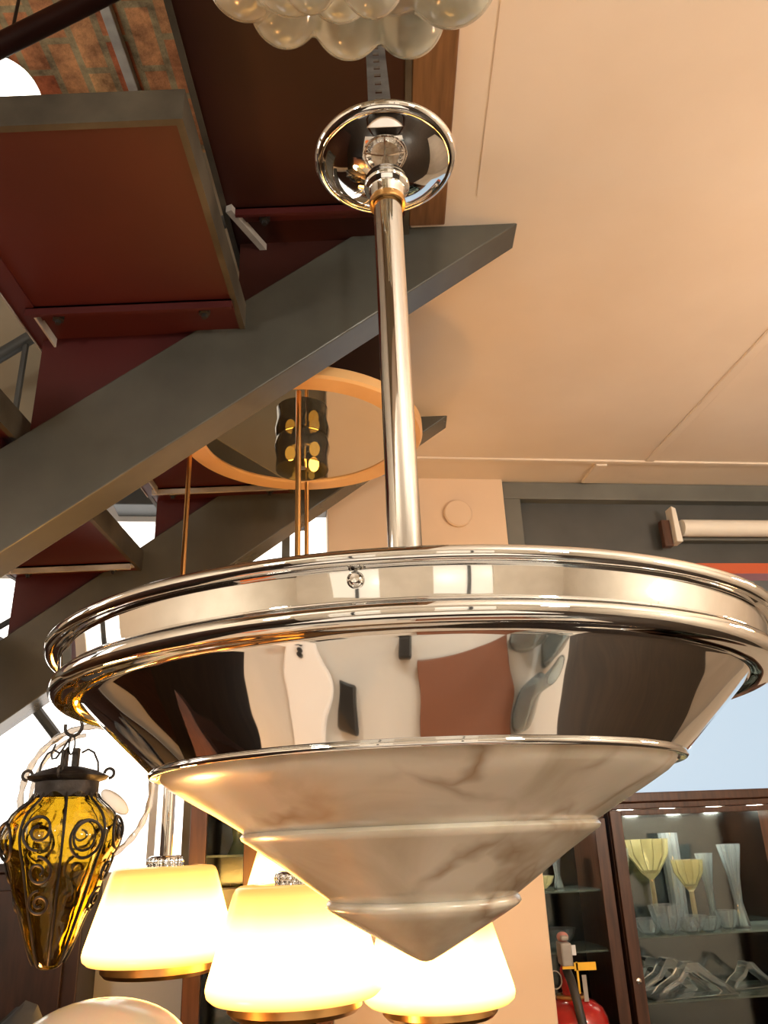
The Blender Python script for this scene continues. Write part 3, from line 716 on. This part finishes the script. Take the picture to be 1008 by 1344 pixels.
item('crystal_dish', 'flat glass plate under the spotlights on the cabinet second shelf', 'dish', glass_bowl(.07, .03), .93, .46, z2, fn=facet(10, .05))
for k in range(4):
    item('goblet', ['clear goblet leftmost below the arched crystal', 'clear goblet second from left below the arched crystal', 'clear goblet third from left below the arched crystal', 'clear goblet rightmost below the arched crystal'][k],
         'goblet', goblet(.04, .17), .92+.11*k, .50, z3, m=clear_glass)
# small glass cube grid seen between the shelves
# dim cabinet
item('crystal_dish', 'shallow yellowish glass dish on the top shelf of the dim cabinet', 'dish', glass_bowl(.07, .05), .60, .52, -.20, m=bpy.data.materials['yellowish_glass'], fn=facet(12, .06))
item('crystal_vase', 'narrow glass vase at the right of the dim cabinet top shelf', 'vase', vase(.03, .16), .70, .55, -.20, fn=facet(8, .05))
item('crystal_dish', 'wide blue-white plate on the second shelf of the dim cabinet', 'dish', glass_bowl(.085, .035), .60, .50, -.40)
item('crystal_dish', 'second plate resting at the right of the dim cabinet second shelf', 'dish', glass_bowl(.06, .06), .70, .60, -.40, fn=facet(8, .05))
item('goblet', 'goblet standing at the bottom of the dim cabinet', 'goblet', goblet(.04, .2), .62, .52, -.72, m=clear_glass)
# left cabinet: green-grey leafy picture shapes and a vase
item('crystal_vase', 'pale green vase on the upper shelf of the cabinet left of the pier', 'vase', vase(.045, .12), -.50, -.20, -.02, m=mat('green_glass', (.30, .42, .34), .1, 0, Transmission_Weight=.4))
item('crystal_bowl', 'cream bowl on the middle shelf of the cabinet left of the pier', 'bowl', glass_bowl(.06, .07), -.53, -.22, -.18, m=opal)
item('crystal_vase', 'grey glass vase by the cream bowl in the left cabinet', 'vase', vase(.035, .12), -.34, -.2, -.18)

# ------------------------------------------------------------------ fluorescent fitting over the cabinets
ff = thing('tube_light_fitting', 'unlit white fluorescent tube fitting on the dark grey panel at right', 'light fitting', B(1.5, .03, 1.0))
build('body', MB(BM).box(1.14, 2.4, .02, .06, 1.055, 1.14), steel_frame, ff, smooth=False, bevel=.004)
build('tube', MB(BM).tube([(1.18, -.01, 1.095), (2.36, -.01, 1.095)], .034, 20), grime, ff)
build('end_bracket', MB(BM).prism([(1.138, 1.03), (1.165, 1.03), (1.158, 1.17), (1.14, 1.18)], -.035, .02), grime, ff, smooth=False, bevel=.003)
build('end_plate', MB(BM).box(1.10, 1.136, -.01, .02, 1.02, 1.13), wood_mid, ff, smooth=False, bevel=.003)
build('end_bracket', MB(BM).box(2.36, 2.39, -.035, .02, 1.03, 1.17), grime, ff, smooth=False, bevel=.003)

# ------------------------------------------------------------------ fire extinguisher beside the pier
ec = B(.582, .17, 0); ex_, ey_ = ec.x, ec.y
fe = thing('fire_extinguisher', 'red fire extinguisher with black hose and yellow tag beside the pier', 'fire extinguisher', (ex_, ey_, -.97))
R_ = .095
build('cylinder', MB().lathe([(.0005, -.97), (.095, -.97), (.110, -.95), (.110, -.58), (.106, -.555), (.094, -.53), (.070, -.512), (.042, -.50), (.032, -.497), (.03, -.48), (.0005, -.48)], (ex_, ey_, 0), 48), red_paint, fe)
build('neck_ring', MB().lathe([(.034, -.503), (.046, -.506), (.05, -.499), (.046, -.492), (.034, -.49)], (ex_-.004, ey_, 0), 32, closed=True), brass, fe)
vv = MB(); vv.lathe([(.017, -.49), (.020, -.47), (.020, -.42), (.015, -.41), (.015, -.39), (.0005, -.39)], (ex_-.012, ey_, 0), 20)
build('valve', vv, red_paint, fe)
build('handle', MB().box(ex_-.032, ex_+.004, ey_-.07, ey_+.02, -.405, -.335).box(ex_-.027, ex_-.001, ey_-.06, ey_+.02, -.33, -.315), steel_light, fe, smooth=False, bevel=.006)
build('grip_cap', MB().ball((ex_-.014, ey_-.02, -.322), .020, 16, 10, (1, 1.2, .8)), mat('pink_plastic', (.55, .25, .22), .4), fe)
build('hose', MB().tube([(ex_-.012, ey_-.02, -.42), (ex_-.012, ey_-.075, -.44), (ex_-.006, ey_-.105, -.49), (ex_+.005, ey_-.112, -.57), (ex_+.014, ey_-.112, -.75), (ex_+.02, ey_-.11, -.92)], .0145, 12), rubber, fe)
build('tag', MB().box(ex_+.004, ex_+.075, ey_-.075, ey_-.072, -.415, -.392).box(ex_-.034, ex_+.008, ey_-.073, ey_-.070, -.410, -.402).box(ex_+.010, ex_+.016, ey_-.075, ey_-.072, -.48, -.39), yellow_tag, fe, smooth=False)
build('gauge_label', MB().box(ex_+.028, ex_+.042, ey_-.06, ey_-.057, -.505, -.43), steel_light, fe, smooth=False)
build('paper_tag', MB().box(ex_+.008, ex_+.022, ey_-.04, ey_-.038, -.375, -.345), mat('white_paper', (.8, .8, .8), .6), fe, smooth=False)
build('pull_ring', MB().tube([(ex_-.055+.022*math.cos(t), ey_-.03, -.445+.026*math.sin(t)) for t in [2*PI*i/24 for i in range(24)]], .0022, 6, closed=True), chrome_dull, fe)
pst = thing('extinguisher_stand', 'low dark stand under the red fire extinguisher', 'stand', (ex_, ey_, FL))
build('post', MB().tube([(ex_, ey_, FL+.02), (ex_, ey_, -.985)], .02, 16), black, pst)
build('top_plate', MB().lathe([(.0005, -.985), (.10, -.985), (.10, -.971), (.0005, -.971)], (ex_, ey_, 0), 32), black, pst)
build('base', MB().lathe([(.0005, FL), (.085, FL), (.085, FL+.015), (.02, FL+.025), (.0005, FL+.025)], (ex_, ey_, 0), 32), black, pst)

# ------------------------------------------------------------------ bottom left: pale dome lamps, black cloth; white lamp
tb = thing('low_table', 'dark wooden table at the bottom left under the pale lamps', 'table', (-.45, 1.05, FL))
build('tabletop', MB().box(-1.05, .12, .915, 1.45, -.80, -.76), wood_dark, tb, smooth=False, bevel=.004)
for x in (-1.0, .05):
    for y in (.95, 1.40): build('leg', MB().box(x-.025, x+.025, y-.025, y+.025, FL, -.80), wood_dark, tb, smooth=False, bevel=.003)
def dome_lamp(x, y, zt, R, label, m):
    r = thing('dome_lamp', label, 'table lamp', (x, y, -.76))
    pr = [(R*math.sin(PI/2*i/12)+1e-4, zt-R*.62*(1-math.cos(PI/2*i/12))) for i in range(13)]
    build('shade', MB().lathe(pr, (x, y, 0), 64), m, r, solid=.003, ang=80)
    build('stem', MB().tube([(x, y, -.74), (x, y, zt-.01)], .010, 12), brass, r)
    build('base', MB().lathe([(.0005, -.76), (.08, -.76), (.08, -.75), (.02, -.735), (.0005, -.735)], (x, y, 0), 40), brass, r)
    return r
dome_lamp(-.328, 1.0, -.148, .098, 'pale cream glass dome lamp at the bottom edge, left', opal)
dome_lamp(-.500, 1.06, -.180, .085, 'small pale yellow glass dome in the bottom left corner', mat('pale_yellow_glass', (.80, .70, .42), .25))
gl2 = thing('added_fill_lamp', 'added orange fill lamp on the low table below the photo', 'table lamp', (-.80, 1.22, -.76))  # added below the view, throws orange light up onto stringers and treads
build('shade', MB().ball((-.80, 1.22, -.56), .095, 32, 20, (1, 1, .9)), emit('added_fill_lamp_glow', (1, .45, .12), 110), gl2)
build('base', MB().lathe([(.0005, -.76), (.07, -.76), (.07, -.75), (.015, -.735), (.012, -.64), (.0005, -.64)], (-.80, 1.22, 0), 40), brass, gl2)
# black cloth bundle on a chair-height box
bk = thing('storage_box', 'dark box under the crumpled black cloth', 'box', (-.82, 1.62, FL))
build('body', MB().box(-1.15, -.55, 1.50, 1.78, FL, -.38), black, bk, smooth=False, bevel=.005)
g = MB()
nu, nv = 26, 16; vs = []; fs = []
for j in range(nv):
    for i in range(nu):
        u = i/(nu-1); v = j/(nv-1)
        x = -1.12+.50*u; y = 1.53+.22*v
        z = -.378 + .19*math.sin(PI*u)**.5*math.sin(PI*v)**.6*(.8+.35*math.sin(u*19+v*5)+.2*math.sin(v*17-u*8))
        vs.append((x, y, max(z, -.376)))
for j in range(nv-1):
    for i in range(nu-1): fs.append((j*nu+i, j*nu+i+1, (j+1)*nu+i+1, (j+1)*nu+i))
g.add(vs, fs)
tag(build('black_cloth', g, cloth_black, solid=.004), 'crumpled black cloth in the bottom left corner behind the pale domes', 'cloth')
vz = B(-.27, -.62, FL)
wv = thing('white_floor_lamp', 'white glass lamp shade peeping under the middle glowing shade', 'floor lamp', (-.22, 2.05, FL))
build('shade', MB().lathe([(.0005, -.385), (.05, -.385), (.088, -.392), (.098, -.41), (.10, -.60), (.085, -.62), (.0005, -.62)], (-.22, 2.05, 0), 48), opal_white, wv)
build('pole', MB().tube([(-.22, 2.05, FL+.02), (-.22, 2.05, -.60)], .012, 12), chrome, wv)
build('base', MB().lathe([(.0005, FL), (.14, FL), (.14, FL+.012), (.02, FL+.02), (.0005, FL+.02)], (-.22, 2.05, 0), 40), chrome, wv)

# ------------------------------------------------------------------ things beneath and behind the camera that the chrome mirrors
ct = thing('counter', 'cream topped counter below the chrome pendant', 'counter', (.05, .45, FL))
build('top', MB().box(-.70, .66, .02, .90, -.86, -.82), cloth_cream, ct, smooth=False, bevel=.005)
build('body', MB().box(-.64, .60, .06, .86, FL, -.86), wood_dark, ct, smooth=False, bevel=.005)
tag(build('brown_board', MB().box(.045, .405, .240, .62, -.82, -.79), box_brown, smooth=False, bevel=.004), 'flat brown board lying on the counter under the chrome pendant', 'board')
for k, (x, y, r_, h_, lb) in enumerate(((.47, .27, .045, .26, 'tall clear glass bottle vase on the counter, nearest the brown board'), (.57, .33, .05, .20, 'short clear glass vase in the middle of the vases on the counter'), (.47, .42, .05, .23, 'clear glass vase at the back of the counter behind the others'), (.61, .24, .04, .16, 'small clear glass vase at the right end of the counter'))):
    o = build('glass_vase', MB().lathe([(.0005, -.82), (r_, -.82), (r_*1.05, -.82+h_*.3), (r_*.5, -.82+h_*.6), (r_*.6, -.82+h_), (r_*.52, -.82+h_), (r_*.4, -.82+h_*.6), (r_*.9, -.82+h_*.3), (r_*.85, -.81), (.0005, -.81)], (x, y, 0), 32), bpy.data.materials['crystal_glass'])
    tag(o, lb, 'vase', 'glass vases on the counter')
tag(build('orange_dish', MB().lathe([(.0005, -.82), (.05, -.82), (.075, -.79), (.08, -.77), (.07, -.77), (.04, -.805), (.0005, -.81)], (-.56, .25, 0), 8), mat('orange_glaze', (.75, .22, .05), .3), smooth=False), 'small orange octagonal dish on the left of the counter', 'dish')
tag(build('telephone_handset', MB().box(-.05, .02, .16, .235, -.82, -.78), black, smooth=False, bevel=.01), 'black handset lying on the counter', 'handset')
sw = thing('white_tray', 'white tray with three dark studs on the left of the counter', 'tray', (-.42, .42, -.82))
build('plate', MB().box(-.47, -.33, .25, .56, -.82, -.80), white_paint, sw, smooth=False, bevel=.01)
for y in (.285, .315, .335): build('stud', MB().lathe([(.0005, -.80), (.012, -.80), (.010, -.79), (.0005, -.79)], (-.40, y, 0), 16), black, sw)
tag(build('dark_wallet', MB().box(-.30, -.22, .32, .40, -.82, -.79), black, smooth=False, bevel=.01), 'dark leather wallet between the white tray and the brown board', 'wallet')

wt = thing('added_white_table', 'added white table mirrored in the chrome rose, behind the photographer', 'table', (.1, -.9, FL))  # pale slab added so the chrome rose mirrors white patches
build('cloth_top', MB().box(-.7, .9, -1.3, -.35, -.80, -.76), white_paint, wt, smooth=False, bevel=.01)
for x in (-.65, .85):
    for y in (-1.25, -.40): build('leg', MB().box(x-.03, x+.03, y-.03, y+.03, FL, -.80), wood_mid, wt, smooth=False)
def added_globe(x, y, z, r, label, m=None):  # globes added out of view to light the ceiling and chrome
    o = thing('globe_pendant', label, 'pendant lamp', (x, y, z-r))
    build('globe', MB().ball((x, y, z), r, 32, 20), m or added_glow, o)
    build('cord', MB().tube([(x, y, z+r-.004), (x, y, CEIL)], .004, 8), black, o)
    return o
added_globe(1.75, 1.15, .62, .10, 'added warm globe light outside the photo at right, nearest', added_orange_glow)
added_globe(2.02, 1.0, .62, .07, 'smaller warm glowing globe pendant outside the photo at right')
added_globe(1.15, -.9, .70, .12, 'added warm globe light behind the camera at right')
added_globe(-1.2, -1.1, .70, .12, 'added warm globe light behind the camera at left')
added_globe(2.5, -.3, .55, .12, 'added warm globe light by the right wall')

# ------------------------------------------------------------------ world, lift everything to the floor datum, colour management
w = bpy.data.worlds.new('world'); bpy.context.scene.world = w; w.use_nodes = True
w.node_tree.nodes['Background'].inputs[0].default_value = (1, .93, .84, 1)
w.node_tree.nodes['Background'].inputs[1].default_value = .3
for o in list(col.objects):
    if o.parent is None and o is not cam: o.location.z += EYE
cam.matrix_world = Matrix.Translation((0, 0, EYE)) @ cam.matrix_world
sc = bpy.context.scene
sc.view_settings.view_transform = 'Standard'; sc.view_settings.look = 'None'
sc.view_settings.exposure = -0.14; sc.view_settings.gamma = 1; sc.view_settings.use_curve_mapping = False
